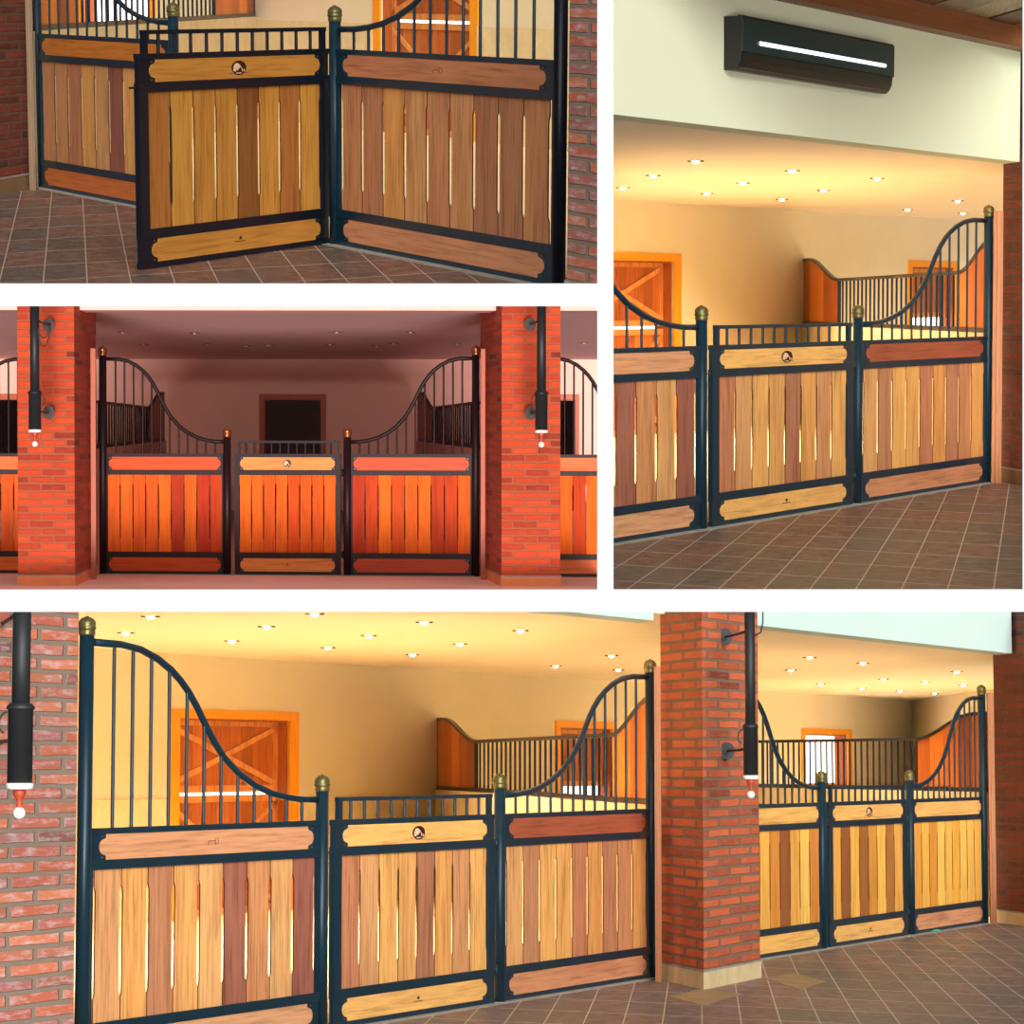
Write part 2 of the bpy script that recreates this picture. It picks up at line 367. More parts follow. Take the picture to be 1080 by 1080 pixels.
def fixed_panel(P, Q, tall_left, label, pm='plank', bm_='board', paint='paint', tone=.3, tones=None, barn=12, mark=True, tone2=None, ins=.0062):
    """A fixed panel between a tall post and a short post; P and Q are the post centres, left then right."""
    L = (Vector(Q)-Vector(P)).length; U = L/1.25; d = unit(P, Q)
    t = DIO.thing('stall_barrier', P, math.atan2(d.y, d.x), label, 'stall barrier', 'fixed panels of the stall fronts')
    mp = M[paint]; e0, e1 = .0385, L-.0385
    mir = (lambda u: u*U) if tall_left else (lambda u: L-u*U)
    fr = MB()
    for z0, z1 in ((1.005, 1.053), (1.188, 1.218), (.174, .228), (.006, .033)): fr.box(e0, e1, -.016, .016, z0, z1)
    for z0, z1 in ((1.053, 1.188), (.033, .174)):
        fr.box(e0, e1, -.010, .010, z0, z1)
    fr.box(e0, .0385+.014*U, -.012, .012, .228, 1.005); fr.box(L-.0385-.014*U, e1, -.012, .012, .228, 1.005)
    fr.build('frame', mp, t)
    c = MB(); c.tube([(mir(u), 0, z) for u, z in CURVE], .0195, 12); c.build('curved_rail', mp, t)
    for k in range(barn):
        u = .13+k*(1.0/(barn-1)); b = MB(); b.tube([(mir(u), 0, 1.215), (mir(u), 0, curve_z(u))], .0098, 8, False); b.build('bar', mp, t)
    plank_panel(t, .045*U, L-.045*U, 9, .226, 1.007, U, M[pm], tones=tones, ins0=ins)
    for nme, z0, z1, tn in (('upper_board', 1.055, 1.186, tone), ('lower_board', .035, .172, tone2 if tone2 is not None else tone)):
        pu0, pu1 = .062*U, L-.062*U
        m = MB(); m.prism(plaque_poly(pu0, pu1, z0, z1, U), -.014, -.009, tn); bd = m.build(nme, M[bm_], t)
        if mark and nme == 'upper_board': burnt_mark(bd, L/2, (z0+z1)/2, U, -.014, 'burn')
        bolts(t, pu0, pu1, z0, z1, U, -.010)
    for k in range(4):
        s = MB(); s.box(L*(.18+.2*k), L*(.18+.2*k)+.02*U, -.0175, -.016, 1.022, 1.028); s.build('slot', M['ac_dark'], t)
    return t
def emblem(parent, u, z, U, v):
    d = MB(); d.disc((u, z), .042*U, .042, v-.003, v, 28)
    o = d.build('emblem', M['emblem'], parent)
    p = MB(); S = lambda q: [(u+a*U, z+b) for a, b in q]
    # pale outline of a horse's head bowed to the right over two posts
    p.prism(S([(-.034, -.020), (-.032, .008), (-.022, .026), (-.008, .028), (.004, .018), (.012, .004), (.006, .002), (-.002, -.006), (-.008, -.018), (-.014, -.006), (-.020, -.022)]), v-.0045, v-.003)
    p.prism(S([(.012, .004), (.020, -.006), (.022, -.022), (.017, -.022), (.014, -.008)]), v-.0045, v-.003)
    p.prism(S([(-.020, -.028), (.014, -.028), (.010, -.034), (-.014, -.034)]), v-.0045, v-.003)
    p.prism(S([(.028, -.008), (.032, -.008), (.031, -.022), (.027, -.022)]), v-.0045, v-.003)
    p.build('emblem_figure', M['emblem_pale'], o)
    for a_ in (-.056, .036): w = MB(); w.box(u+a_*U, u+(a_+.020)*U, v-.001, v, z-.032, z-.028); w.build('emblem_scroll', M['burn'], parent)
def small_mark(parent, u, z, U, v):
    m = MB(); m.prism([(u-.009*U, z+.002), (u-.004*U, z+.016), (u+.005*U, z+.018), (u+.009*U, z+.010), (u+.006*U, z), (u-.003*U, z-.002)], v-.0015, v)
    for k in range(9):
        m.box(u+(-.030+.0068*k)*U, u+(-.0255+.0068*k)*U, v-.0015, v, z-.014, z-.009)
    m.build('maker_mark', M['burn_dark'], parent)
def gate(P, Q, label, pm='plank', bm_='board', paint='paint', tone=.75, tones=None, hinges=True, ins=.0048):
    """The gate leaf, P left edge and Q right edge (hinge side)."""
    L = (Vector(Q)-Vector(P)).length; U = L/1.1; d = unit(P, Q)
    t = DIO.thing('stall_gate', P, math.atan2(d.y, d.x), label, 'gate', 'gates of the stall fronts')
    mp = M[paint]; st = .048*U
    fr = MB()
    for z0, z1 in ((1.005, 1.056), (1.186, 1.218), (.172, .228), (.006, .036)): fr.box(0, L, -.018, .018, z0, z1)
    for z0, z1 in ((1.056, 1.186), (.036, .172)): fr.box(0, L, -.012, .012, z0, z1)
    fr.box(0, st, -.018, .018, .228, 1.005); fr.box(L-st, L, -.018, .018, .228, 1.005)
    fr.build('frame', mp, t)
    tr = MB(); tr.box(.03*U, L-.012*U, -.014, .014, 1.326, 1.350); tr.box(.03*U, .055*U, -.012, .012, 1.218, 1.326); tr.box(L-.04*U, L-.015*U, -.012, .012, 1.218, 1.326)
    tr.build('top_rail', mp, t)
    for k in range(11):
        u = .03*U+(L-.045*U)*(k+1)/12; b = MB(); b.tube([(u, 0, 1.216), (u, 0, 1.33)], .0105, 8, False); b.build('bar', mp, t)
    plank_panel(t, st, L-st, 8, .226, 1.007, U, M[pm], tones=tones, ins0=ins)
    for nme, z0, z1 in (('upper_board', 1.058, 1.184), ('lower_board', .038, .170)):
        pu0, pu1 = st+.010*U, L-st-.010*U
        m = MB(); m.prism(plaque_poly(pu0, pu1, z0, z1, U), -.017, -.011, tone); bd = m.build(nme, M[bm_], t)
        if nme == 'upper_board': emblem(bd, L*.5, (z0+z1)/2, U, -.017)
        else: small_mark(bd, L*.5, (z0+z1)/2, U, -.017)
        bolts(t, pu0, pu1, z0, z1, U, -.012)
    if hinges:
        for z in (.21, 1.03):
            h = MB(); h.box(L-.01, L+.05*U, -.012, .012, z-.012, z+.012); h.lathe([(.012, z-.035), (.012, z+.035)], (L+.02*U, -.01), 10); h.build('hinge', mp, t)
        la = MB(); la.box(-.035*U, .01, -.006, .006, 1.024, 1.036); la.build('latch', mp, t)
    return t

def divider(Fp, Bp, lab, z0=1.235, ztop=1.775, zend=2.05, nb=25, paint='paint_dark', tim='divider', wallmat='wains', t0=.0, thick=.10, wf=.155, wb=.752):
    """Partition from the front (Fp) to the back wall (Bp) on its low wall."""
    d = unit(Fp, Bp); L = (Vector(Bp)-Vector(Fp)).length; ang = math.atan2(d.y, d.x)
    t = DIO.thing('stall_divider', Fp, ang, lab, 'divider', 'barred dividers on the low walls', z=z0)
    H = ztop-z0; E = zend-z0
    fa, fb, ba, bb = t0*L, wf*L, wb*L, .997*L
    def topz(q):                                  # q 0 at the end .. 1 at the straight part
        q = max(0, min(1, (q-.18)/.82)); return E+(H-E)*(3*q*q-2*q**3)
    prof = [(fa+(fb-fa)*k/12, topz(k/12)) for k in range(13)]+[(ba-(ba-bb)*k/12, topz(1-k/12)) for k in range(13)]
    m = MB(); w = .022
    for (a, za), (b, zb) in zip(prof, prof[1:]): m.prism([(a, za-.022), (b, zb-.022), (b, zb+.012), (a, za+.012)], -.022, .022)
    m.build('top_rail', M[paint], t)
    m = MB(); m.box(0, L, -.022, .022, 0, .045); m.build('bottom_rail', M[paint], t)
    for u, zz in ((fb, H), (ba, H), (bb-.03, E), (fa+.03, E)):
        m = MB(); m.box(u-.025, u+.025, -.02, .02, 0, zz); m.build('upright', M[paint], t)
    for k in range(nb):
        u = fb+(ba-fb)*(k+1)/(nb+1); m = MB(); m.tube([(u, 0, .03), (u, 0, H-.01)], .0115, 8, False); m.build('bar', M[paint], t)
    for a, b, rev in ((fa, fb, 0), (ba, bb, 1)):
        m = MB(); n = 5
        for i in range(n):
            x0, x1 = a+(b-a)*i/n, a+(b-a)*(i+1)/n-.004
            q0, q1 = (i/n, (i+1)/n) if not rev else (1-i/n, 1-(i+1)/n)
            m.prism([(x0, .04), (x1, .04), (x1, topz(q1)-.015), (x0, topz(q0)-.015)], -.009, .009, random.random())
        m.build('timber_panel', M[tim], t)
    n = Vector((-d.y, d.x))*thick/2; Fv, Bv = Vector(Fp), Vector(Bp)
    w = MB(); w.plan([tuple(Fv+n), tuple(Fv-n), tuple(Bv-n), tuple(Bv+n)], 0, z0)
    tag(w.build('wall_divider', M[wallmat], None, DIO.frame), 'low plastered wall carrying the barred divider, '+WHERE[DIO], kind='structure')
    return t

def wall_open(P, Q, z0, z1, th, ops, mat, name, label):
    """A wall with openings; ops are (u0,u1,za,zb) along P-Q. Depth th runs away from the viewer."""
    d = unit(P, Q); L = (Vector(Q)-Vector(P)).length
    fr = DIO.frame @ Matrix.Translation((P[0], P[1], 0)) @ Matrix.Rotation(math.atan2(d.y, d.x), 4, 'Z')
    m = MB(); us = sorted({0, L, *[o[0] for o in ops], *[o[1] for o in ops]})
    for a, b in zip(us, us[1:]):
        op = [o for o in ops if o[0] <= a+1e-6 and o[1] >= b-1e-6]
        if not op: m.box(a, b, 0, th, z0, z1)
        else:
            o = op[0]
            if o[2] > z0: m.box(a, b, 0, th, z0, o[2])
            if o[3] < z1: m.box(a, b, 0, th, o[3], z1)
    return tag(m.build(name, mat, None, fr), label, kind='structure'), fr, d
def back_door(fr, u0, u1, n, where, gap=(1.215, 1.245), ztop=1.99, rec=.14, mats=('orange', 'leaf', 'day'), upper=True, leafw=None, dark=False, braces=True, fw=None):
    """Dutch door of two braced leaves set back in an orange timber frame."""
    wdt = u1-u0; fw = fw or .085*wdt
    rt = bpy.data.objects.new('door_%d' % n, None); DIO.coll.objects.link(rt)
    rt.matrix_world = fr @ Matrix.Translation((u0, 0, 0)); tag(rt, where, None, None, 'structure')
    f = MB(); f.box(-fw, 0, -.02, .02, 0, ztop+.09, .8); f.box(wdt, wdt+fw, -.02, .02, 0, ztop+.09, .8); f.box(0, wdt, -.02, .02, ztop, ztop+.09, .8)
    f.build('door_frame', M[mats[0]], rt)
    j = MB(); j.box(-.01, .02, .02, rec+.06, 0, ztop, .1); j.box(wdt-.02, wdt+.01, .02, rec+.06, 0, ztop, .1); j.box(.02, wdt-.02, .02, rec+.06, ztop-.02, ztop+.01, .1)
    j.build('door_jamb', M[mats[1]], rt)
    if dark: return rt
    def leaf(z0, z1, nm_):
        m = MB(); a, b = .02, wdt-.02; k = 9
        for i in range(k): m.box(a+(b-a)*i/k, a+(b-a)*(i+1)/k-.006, rec, rec+.02, z0, z1, .6*random.random())
        lf = m.build(nm_, M[mats[1]], rt)
        c = MB(); hz = .07
        c.box(a, b, rec-.018, rec, z1-hz, z1, .9); c.box(a, b, rec-.018, rec, z0, z0+hz, .9)
        c.box(a, a+.04*wdt, rec-.018, rec, z0+hz, z1-hz, .8); c.box(b-.04*wdt, b, rec-.018, rec, z0+hz, z1-hz, .8)
        if braces:
            for s0, s1, v in ((z0+hz, z1-hz, -.018), (z1-hz, z0+hz, -.019)):
                c.prism([(a, s0-.03), (b, s1-.03), (b, s1+.03), (a, s0+.03)], rec+v, rec, 1)
        c.build('brace', M[mats[1]], lf)
    if upper: leaf(gap[1], ztop, 'upper_leaf')
    leaf(0, gap[0], 'lower_leaf')
    s = MB(); s.box(-2.5, wdt+2.5, rec+.5, rec+.52, 0, ztop+.2)
    tag(s.build('sky_beyond_door', M[mats[2]], None, fr @ Matrix.Translation((u0, 0, 0))), 'white daylight outside the door, '+WHERE[DIO], kind='structure')
    return rt

ORD = ['first', 'second', 'third', 'fourth', 'fifth', 'sixth', 'seventh', 'eighth', 'ninth', 'tenth', 'eleventh', 'twelfth', 'thirteenth', 'fourteenth', 'fifteenth', 'sixteenth', 'seventeenth']
def spots(pts, zc, what, bulb='bulb', power=0, col=(1, .8, .5), lit=True, light_every=1, scale=None):
    pts = sorted(pts)
    for i, (x, y) in enumerate(pts):
        P = DIO.at_height(x, y, zc)
        t = DIO.thing('ceiling_spotlight', P, 0, '%s ceiling spotlight from the left %s' % (ORD[i], what), 'spotlight', 'recessed ceiling spotlights, '+WHERE[DIO], z=zc)
        m = MB(); m.lathe([(.040, -.004), (.046, -.006), (.050, -.003), (.050, 0)], n=20, sy=2.6); m.build('ring', M['white' if lit else 'slot'], t)
        for a_ in (-.066, .030): m = MB(); m.box(a_, a_+.036, -.05, .05, -.008, -.001); m.build('gimbal', M['slot'], t)
        m = MB(); m.lathe([(.030, -.002), (.028, -.014), (.018, -.022), (.002, -.026)][::-1], n=16, sy=2); m.build('bulb', M[bulb], t)
        if power and i % light_every == 0:
            ld = bpy.data.lights.new('spotlight_lamp', 'SPOT'); ld.energy = power*(scale(x, y) if scale else 1); ld.color = col; ld.spot_size = math.radians(140); ld.spot_blend = 1; ld.shadow_soft_size = .12
            lo = bpy.data.objects.new('spotlight_lamp', ld); DIO.coll.objects.link(lo)
            lo.matrix_world = DIO.frame @ Matrix.Translation((P[0], P[1], zc-.05))

def pillar(pts, z1, mat, label, trim='trimtile', th=.13):
    """Brick pillar over four plan corners."""
    m = MB(); m.plan(pts, th, z1)
    o = tag(m.build('brick_pillar', M[mat], None, DIO.frame), label, kind='structure')
    c = Vector((sum(p[0] for p in pts)/4, sum(p[1] for p in pts)/4))
    g = [tuple(c+(Vector(p)-c)*1.03) for p in pts]
    m = MB(); m.plan(g, 0, th)
    tr = m.build('base_trim', M[trim], o)
    j = MB(); j.plan([tuple(c+(Vector(p)-c)*1.034) for p in pts], th-.012, th)
    j.build('trim_cap', M['thresh'], o)
    return o
def front_out(P, Q, l):                      # a step of l from the stall front towards the viewer, along the pillars' sides, stretched in depth
    dx, dy = Q[0]-P[0], (Q[1]-P[1])/DEPTH_STRETCH; n = math.hypot(dx, dy); a, b = dy/n, -dx/n
    if b > 0: a, b = -a, -b
    return Vector((a*l, b*l*DEPTH_STRETCH))
def jamb(x0, x1, s, z1, label, mat='jamb'):
    P, Q = DIO.at(x0, s), DIO.at(x1, s)
    m = MB(); w = Q[0]-P[0]
    m.prism([(0, 0), (w, 0), (w, z1), (0, z1)], 0, .05, .3); m.prism([(w*.38, 0), (w*.62, 0), (w*.62, z1), (w*.38, z1)], -.012, 0, .9)
    tag(m.build('trim_1', M[mat], None, DIO.frame @ Matrix.Translation((P[0], P[1], 0))), label, kind='structure')

def hanging_tube(x, s, label, plates, ps, r=.038, top=3.3, hook=-1, cable=None):
    P = DIO.at(x, s)
    t = DIO.thing('hanging_tube', P, 0, label, 'hanging tube', 'black tubes hanging in front of the pillars')
    m = MB(); m.lathe([(r, 1.79), (r, top)], n=20); m.build('upper_tube', M['tube'], t)
    R2 = r*1.38
    m = MB(); m.lathe([(R2, 1.465), (R2, 1.785), (R2*1.14, 1.787), (R2*1.14, 1.797), (R2*.9, 1.812), (r, 1.815)], n=20); m.build('sleeve', M['tube'], t)
    m = MB(); m.lathe([(R2*.8, 1.438), (R2*1.08, 1.442), (R2*1.08, 1.462), (R2, 1.466)], n=20); m.build('collar_ring', M['white'], t)
    m = MB(); m.lathe([(.010, 1.358), (.013, 1.366), (.012, 1.385), (.018, 1.40), (.028, 1.416), (.030, 1.43), (.026, 1.438)], n=16); m.build('turned_stem', M['red'], t)
    m = MB(); m.ball((0, 0, 1.336), .027); m.build('ball', M['white'], t)
    for (px_, py_) in plates:
        Q = DIO.at(px_, ps); z = DIO.z(px_, ps, py_)
        loc = Vector((Q[0]-P[0], Q[1]-P[1])); h = loc.copy()
        m = MB(); m.disc((0, 0), .052, .062, -.012, 0, 22)
        m.disc((0, 0), .022, .022, -.03, -.012, 14)
        dirr = loc.normalized()
        pl = m.build('wall_plate', M['tube'], t); pl.location = (loc.x, loc.y, z); pl.rotation_euler = (0, 0, 0)
        m = MB(); m.tube([(loc.x, loc.y-.01, z), (loc.x*.5, loc.y*.5-.01, z+.004), (0, 0, z+.012)], .009, 8); m.build('bracket_rod', M['tube'], t)
    m = MB()                                       # scrolled hook on the sleeve
    m.tube([(hook*(R2+.002+.035*math.sin(a*.9)), -.01, 1.73+.045*math.cos(a)+.0) for a in [k*.35 for k in range(10)]], .0045, 6); m.build('scroll_hook', M['tube'], t)
    if cable:
        for c in cable:
            m = MB(); m.tube([(a, -.055, b) for a, b in c], .005, 6); m.build('cable', M['tube'], t)
    return t

def floor_mesh(pts, mat, label, z=0, name='floor', th=.08):
    m = MB()
    n = len(pts); a = sum(pts[i][0]*pts[(i+1) % n][1]-pts[(i+1) % n][0]*pts[i][1] for i in range(n))
    if a < 0: pts = pts[::-1]
    uv = [(p[0], p[1]/DEPTH_STRETCH) for p in pts]
    m.face([(p[0], p[1], z) for p in pts], uv=uv); m.face([(p[0], p[1], z-th) for p in pts[::-1]], uv=uv[::-1])
    for i in range(n):
        p, q = pts[i], pts[(i+1) % n]; m.face([(p[0], p[1], z-th), (q[0], q[1], z-th), (q[0], q[1], z), (p[0], p[1], z)])
    return tag(m.build(name, M[mat], None, DIO.frame), label, kind='structure')
def line_ext(P, Q, a, b):                    # points at fractions a and b of the line P-Q
    P, Q = Vector(P), Vector(Q); return tuple(P+(Q-P)*a), tuple(P+(Q-P)*b)
def sun(box, to, strength, col, angle, name='daylight'):
    """Daylight or added bounce fill of one box: it lights, and is shaded by, the scene in that box."""
    ld = bpy.data.lights.new(name, 'SUN'); ld.energy = strength; ld.color = col; ld.angle = math.radians(angle)
    o = bpy.data.objects.new(name, ld); COL.objects.link(o)
    v = box.R @ Vector(to).normalized(); o.rotation_euler = v.to_track_quat('Z', 'Y').to_euler()
    o.light_linking.receiver_collection = box.coll; o.light_linking.blocker_collection = box.coll
    return o
def room_fill(loc, size, power, col): pass

def shell(wl, fl, zc, lintel, lz, ceil, wallm, ops_px, lint_mat, floor_in, ztop=3.6, far=None, doors=(), wth=.2, wcut=(-.5, 1.5), wainm='wains', wain=True):
    """back wall, ceiling, inner floor. wl/fl: (x,s),(x,s) of back wall and stall front."""
    W0, W1 = DIO.at(*wl[0]), DIO.at(*wl[1]); F0, F1 = DIO.at(*fl[0]), DIO.at(*fl[1])
    d = unit(W0, W1)
    w0, w1 = line_ext(W0, W1, *wcut); f0, f1 = line_ext(F0, F1, -1.2, 2.2)
    def u_of(x):                              # where column x meets the wall, measured from w0
        a, b = 0.0, (Vector(w1)-Vector(w0)).length
        for _ in range(40):
            mid = (a+b)/2; p = Vector(w0)+d*mid
            if DIO.px((p.x, p.y, DIO.e))[0] < x: a = mid
            else: b = mid
        return a
    ops = [(u_of(o['x'][0]), u_of(o['x'][1]), 0, o.get('z', 1.99)) for o in doors]
    _, fr, _ = wall_open(w0, w1, 0, zc+.1, wth, ops, M[wallm], 'wall_back', 'plastered back wall of the stalls, '+WHERE[DIO])
    if wain:
        L = (Vector(w1)-Vector(w0)).length; us = [0]+[c for o, dd in zip(ops, doors) for c in (o[0]-.085*(o[1]-o[0])-.003, o[1]+.085*(o[1]-o[0])+.003)]+[L]
        m = MB()
        for a, b in zip(us[::2], us[1::2]): m.box(a, b, -.03, -.001, 0, 1.2)
        tag(m.build('trim_2', M[wainm], None, fr), 'rougher plaster band low on the back wall, '+WHERE[DIO], kind='structure')
    for i, (o, dd) in enumerate(zip(ops, doors)):
        back_door(fr, o[0], o[1], i+1, dd['label'], **dd.get('kw', {}))
    cm = MB(); e = .15
    b0, b1 = Vector(w0)+Vector((-d.y, d.x))*e, Vector(w1)+Vector((-d.y, d.x))*e
    fwd = front_out(F0, F1, .45 if DIO is B else .14)
    cm.plan([tuple(b0), tuple(b1), tuple(Vector(f1)+fwd), tuple(Vector(f0)+fwd)], zc, zc+.06)
    tag(cm.build('ceiling', M[ceil], None, DIO.frame), 'smooth ceiling over the stalls, '+WHERE[DIO], kind='structure')
    floor_mesh([f0, f1, tuple(b1), tuple(b0)], floor_in, 'bedding-covered floor inside the stalls, '+WHERE[DIO], 0.0)
    return fr, (F0, F1), (w0, w1), u_of
# ------------------------------------------------------------------ lamp powers, daylight and added bounce fill
POW_D, POW_D2, POW_C, POW_A = 180, 230, 180, 190
YARD = 9500
SUNS = [
    (D, (.28, -.88, .40), 4.2, (1.0, .98, .96), 30),
    (D, (.5, -.6, .75), 3.0, (.88, .95, 1.0), 120, 'skylight'),
    (D, (.15, -.98, -.16), 2.2, (1.0, .93, .84), 20, 'bounce_fill'),  # added sun from below the horizon, standing in for ground bounce
    (Cc, (.28, -.88, .40), 3.8, (1.0, .97, .92), 30),
    (Cc, (.5, -.6, .75), 2.7, (.90, .95, 1.0), 120, 'skylight'),
    (Cc, (.15, -.98, -.16), 2.2, (1.0, .93, .84), 20, 'bounce_fill'),  # added upward fill, lifts the ceiling and roof boards
    (A, (.05, -.85, .45), 4.2, (1.0, .97, .94), 40),
    (A, (-.2, -.6, .75), 3.0, (.88, .95, 1.0), 120, 'skylight'),
    (B, (.0, -.6, .75), 3.6, (1.0, .84, .80), 100, 'skylight'),
    (B, (.0, -1, -.15), 4.8, (1.0, .84, .80), 12, 'bounce_fill'),  # added upward fill for the ceiling, in place of ground bounce
]

# ================================================================== BOTTOM VIEW
DIO = D
fs = lambda x: 206.5-(x-93)*.10304
f2 = lambda x: 109+(1036-x)*.1
T0, S1, S2, T1 = [D.at(x, fs(x)) for x in (90, 340, 527, 686)]
fr, _, _, uD = shell(((177, 107.8), (635, 80.3)), ((90, fs(90)), (686, fs(686))), 2.62, None, None, 'ceil', 'wall', None, None, 'shav', wcut=(-1.2, 2.9),
    doors=[dict(x=(188, 304.6), label='orange-framed stable door with cross braces, left end of the back wall, bottom view'),
           dict(x=(590, 645), label='orange-framed stable door with a wide bright gap, behind the divider, bottom view', kw=dict(gap=(1.04, 1.235), braces=False)),
           dict(x=(849, 894), label='orange-framed stable door with its upper half open, far right stall, bottom view', kw=dict(upper=False, rec=.16))])
fixed_panel(T0, S1, True, 'wide left panel with swooping bars and tallest plank boards in the bottom view', tone=.5, tone2=.6, tones=[.25, .9, .12, .75, .4, .02, .65, .35, .0])
fixed_panel(S2, T1, False, 'right panel of the near stall with reddish upper board, beside the centre pillar, bottom view', tone=.0, tone2=.4, ins=.0056, tones=[.35, .15, .8, .85, .6, .95, .12, .55, .9])
dS = unit(S1, S2); g = .05/1.2
G0, G1 = line_ext(S1, S2, .05, .955)
gate(G0, G1, 'closed gate with round horse emblem between two short posts of the near stall, bottom view', tone=.95, tones=[.6, .3, .8, .75, .08, .9, .5, .8])
post(T0, True, 'tall left post with brass cap beside the left brick pillar, bottom view')
post(S1, False, 'short post left of the near gate, between it and the wide left panel, bottom view')
post(S2, False, 'short hinge post right of the near gate, bottom view')
post(T1, True, 'tall post with brass cap left of the centre brick pillar, bottom view')
# second stall
Q3 = D.at(1036, f2(1036)); Q2 = D.at(959, f2(959)); Q1 = D.at(866, f2(866)); Q0 = tuple(Vector(Q1)+(Vector(Q2)-Vector(Q3))*1.0)
fixed_panel(Q0, Q1, True, 'left panel of the far stall, partly hidden by the centre brick pillar, bottom view', pm='plank_gold', tone=1, mark=False, ins=.0035, tones=[.9, .8, .5, .9, .6, .0, .7, .8, .6])
fixed_panel(Q2, Q3, False, 'rightmost panel of the far stall with golden planks, bottom view', pm='plank_gold', tone=.95, tone2=.5, mark=False, ins=.0035, tones=[.5, .9, .55, .8, .9, .4, .85, .75, .9])
H0, H1 = line_ext(Q1, Q2, .06, .94)
gate(H0, H1, 'closed gate of the far stall with alternating dark and golden planks, bottom view', pm='plank_gold', tone=.95, ins=.003, tones=[.7, .0, .9, .02, .15, .85, .05, .7])
post(Q1, False, 'short post left of the far gate, bottom view')
post(Q2, False, 'short hinge post right of the far gate, bottom view')
post(Q3, True, 'tall rightmost post of the far stall with brass cap, bottom view')
# dividers
divider(D.at(700, 143.5), D.at(461, 90.5), 'barred divider with curved timber ends behind the right panel of the near stall, bottom view')
divider(D.at(1042, 104.5), D.at(745, 85), 'long barred divider in front of the bright doorway in the far stall, bottom view', nb=34, z0=1.25, ztop=1.80, wf=.215, wb=.93)
rw0, rw1 = D.at(962, 60.5), D.at(1120, 82)
m = MB(); dd = unit(rw0, rw1); n_ = Vector((-dd.y, dd.x))*.2
m.plan([rw0, rw1, tuple(Vector(rw1)+n_), tuple(Vector(rw0)+n_)], 0, 2.7); tag(m.build('wall_right', M['wall'], None, D.frame), 'plastered end wall at right of the far stall, bottom view', kind='structure')
# pillars
fo = front_out(T0, T1, 1)
def mk_pillar(bl, fr_, fr2, z1, mat, label, trim):
    back2 = tuple(Vector(bl)+(Vector(fr2)-Vector(fr_)))
    return pillar([bl, fr_, fr2, back2], z1, mat, label, trim)
mk_pillar(D.at(697, 146.8), D.at(741, 153.3), D.at(800, 145.4), 3.6, 'brick', 'red brick pillar between the two stalls on a cream tiled base, bottom view', 'trimtile')
pB = D.at(81, 217); pA = tuple(Vector(pB)+(Vector(T0)-Vector(T1))*.28)
pb2 = tuple(Vector(pB)-fo*.5); pa2 = tuple(Vector(pA)-fo*.5)
pillar([pA, pB, pb2, pa2], 3.6, 'brick_pale', 'weathered brick pillar at the left edge, bottom view')
r0 = D.at(1049, 108.4); pr = [r0, tuple(Vector(r0)+fo*.62)]; st_ = (Vector(Q3)-Vector(Q0)).normalized()*1.1
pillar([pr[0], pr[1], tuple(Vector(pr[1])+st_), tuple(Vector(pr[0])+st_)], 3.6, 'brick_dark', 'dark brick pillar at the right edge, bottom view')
jamb(690.5, 697, 148, 2.236, 'narrow timber jamb between tall post and centre pillar, bottom view')
jamb(1042.5, 1049, 109.3, 2.22, 'narrow timber jamb between rightmost post and right pillar, bottom view')
# lintels
def lintel(xa, sa, xb, sb, z0, z1, mat, label, th=.16):
    P, Q = DIO.at(xa, sa), DIO.at(xb, sb); n = -front_out(P, Q, th)
    m = MB(); m.plan([P, Q, tuple(Vector(Q)+n), tuple(Vector(P)+n)], z0, z1)
    return tag(m.build('wall_lintel', M[mat], None, DIO.frame), label, kind='structure')
lintel(0, 226, 690, 153, 2.535, 3.6, 'lintel_cool', 'pale plastered beam above the near stall opening, bottom view')
lintel(770, 142.6, 1069, 110.5, D.z(801, 140, 659), 3.6, 'lintel_cool', 'pale plastered beam above the far stall opening, bottom view')
hanging_tube(21, 243, 'large black tube with white ball hanging at the left edge, bottom view', [(-3, 783), (-3, 660)], 222, r=.040)
hanging_tube(791.7, 156.5, 'slim black tube with white ball hanging at the centre brick pillar, bottom view', [(765.5, 672), (767, 792)], 150.5, r=.035,
             cable=[[(.03, 2.41), (.07, 2.43), (.085, 2.50), (.088, 2.7)]])
spots([(158.8, 649.7), (132.9, 667), (281.3, 660.4), (244.7, 675.6), (346, 682.7), (332, 647), (389, 670), (447.5, 655.8), (435, 690), (485, 678.7), (549, 664.7), (586, 702), (645, 691), (652, 706)],
      2.62, 'over the near stall, bottom view', 'bulb', POW_D, (1, .83, .60), scale=lambda x, y: {690: 2.6, 678.7: 2.2, 682.7: 1.6, 702: .5, 691: .6, 706: .5}.get(y, 1))
spots([(854, 693), (910, 699), (834, 706.4), (865.5, 721), (909, 725.4), (931.6, 716), (949, 728.5), (976, 719), (985.5, 731), (1009, 708), (1016, 722)],
      2.62, 'over the far stall, bottom view', 'bulb_cool', POW_D2, (1, .88, .70))
E0, E1 = line_ext(T0, T1, -1, 3.2)
fl = [E0, E1, tuple(Vector(E1)+fo*6), tuple(Vector(E0)+fo*6)]
P_ = Vector(D.at_height(691, 1035.8, 0)); ra = math.atan2(1062, 198)
M['tileD'] = tiles('slate_tiles', -ra, (.06, .0, 0), rgb(122, 100, 92), rgb(110, 104, 98), rgb(134, 108, 98), rgb(196, 186, 168))
floor_mesh(fl, 'tileD', 'brown and green slate tile floor in front of the stalls, bottom view', .001)
def thresh(a, b):
    P, Q = a, b; d = unit(P, Q); n = Vector((d.y, -d.x))
    if n.y > 0: n = -n
    m = MB(); m.plan([tuple(Vector(P)+n*.09), tuple(Vector(Q)+n*.09), tuple(Vector(Q)-n*.06), tuple(Vector(P)-n*.06)], 0, .006)
    tag(m.build('trim_3', M['thresh'], None, DIO.frame), 'pale strip of floor under the stall front, '+WHERE[DIO], kind='structure')
thresh(T0, T1); thresh(Q0, Q3)
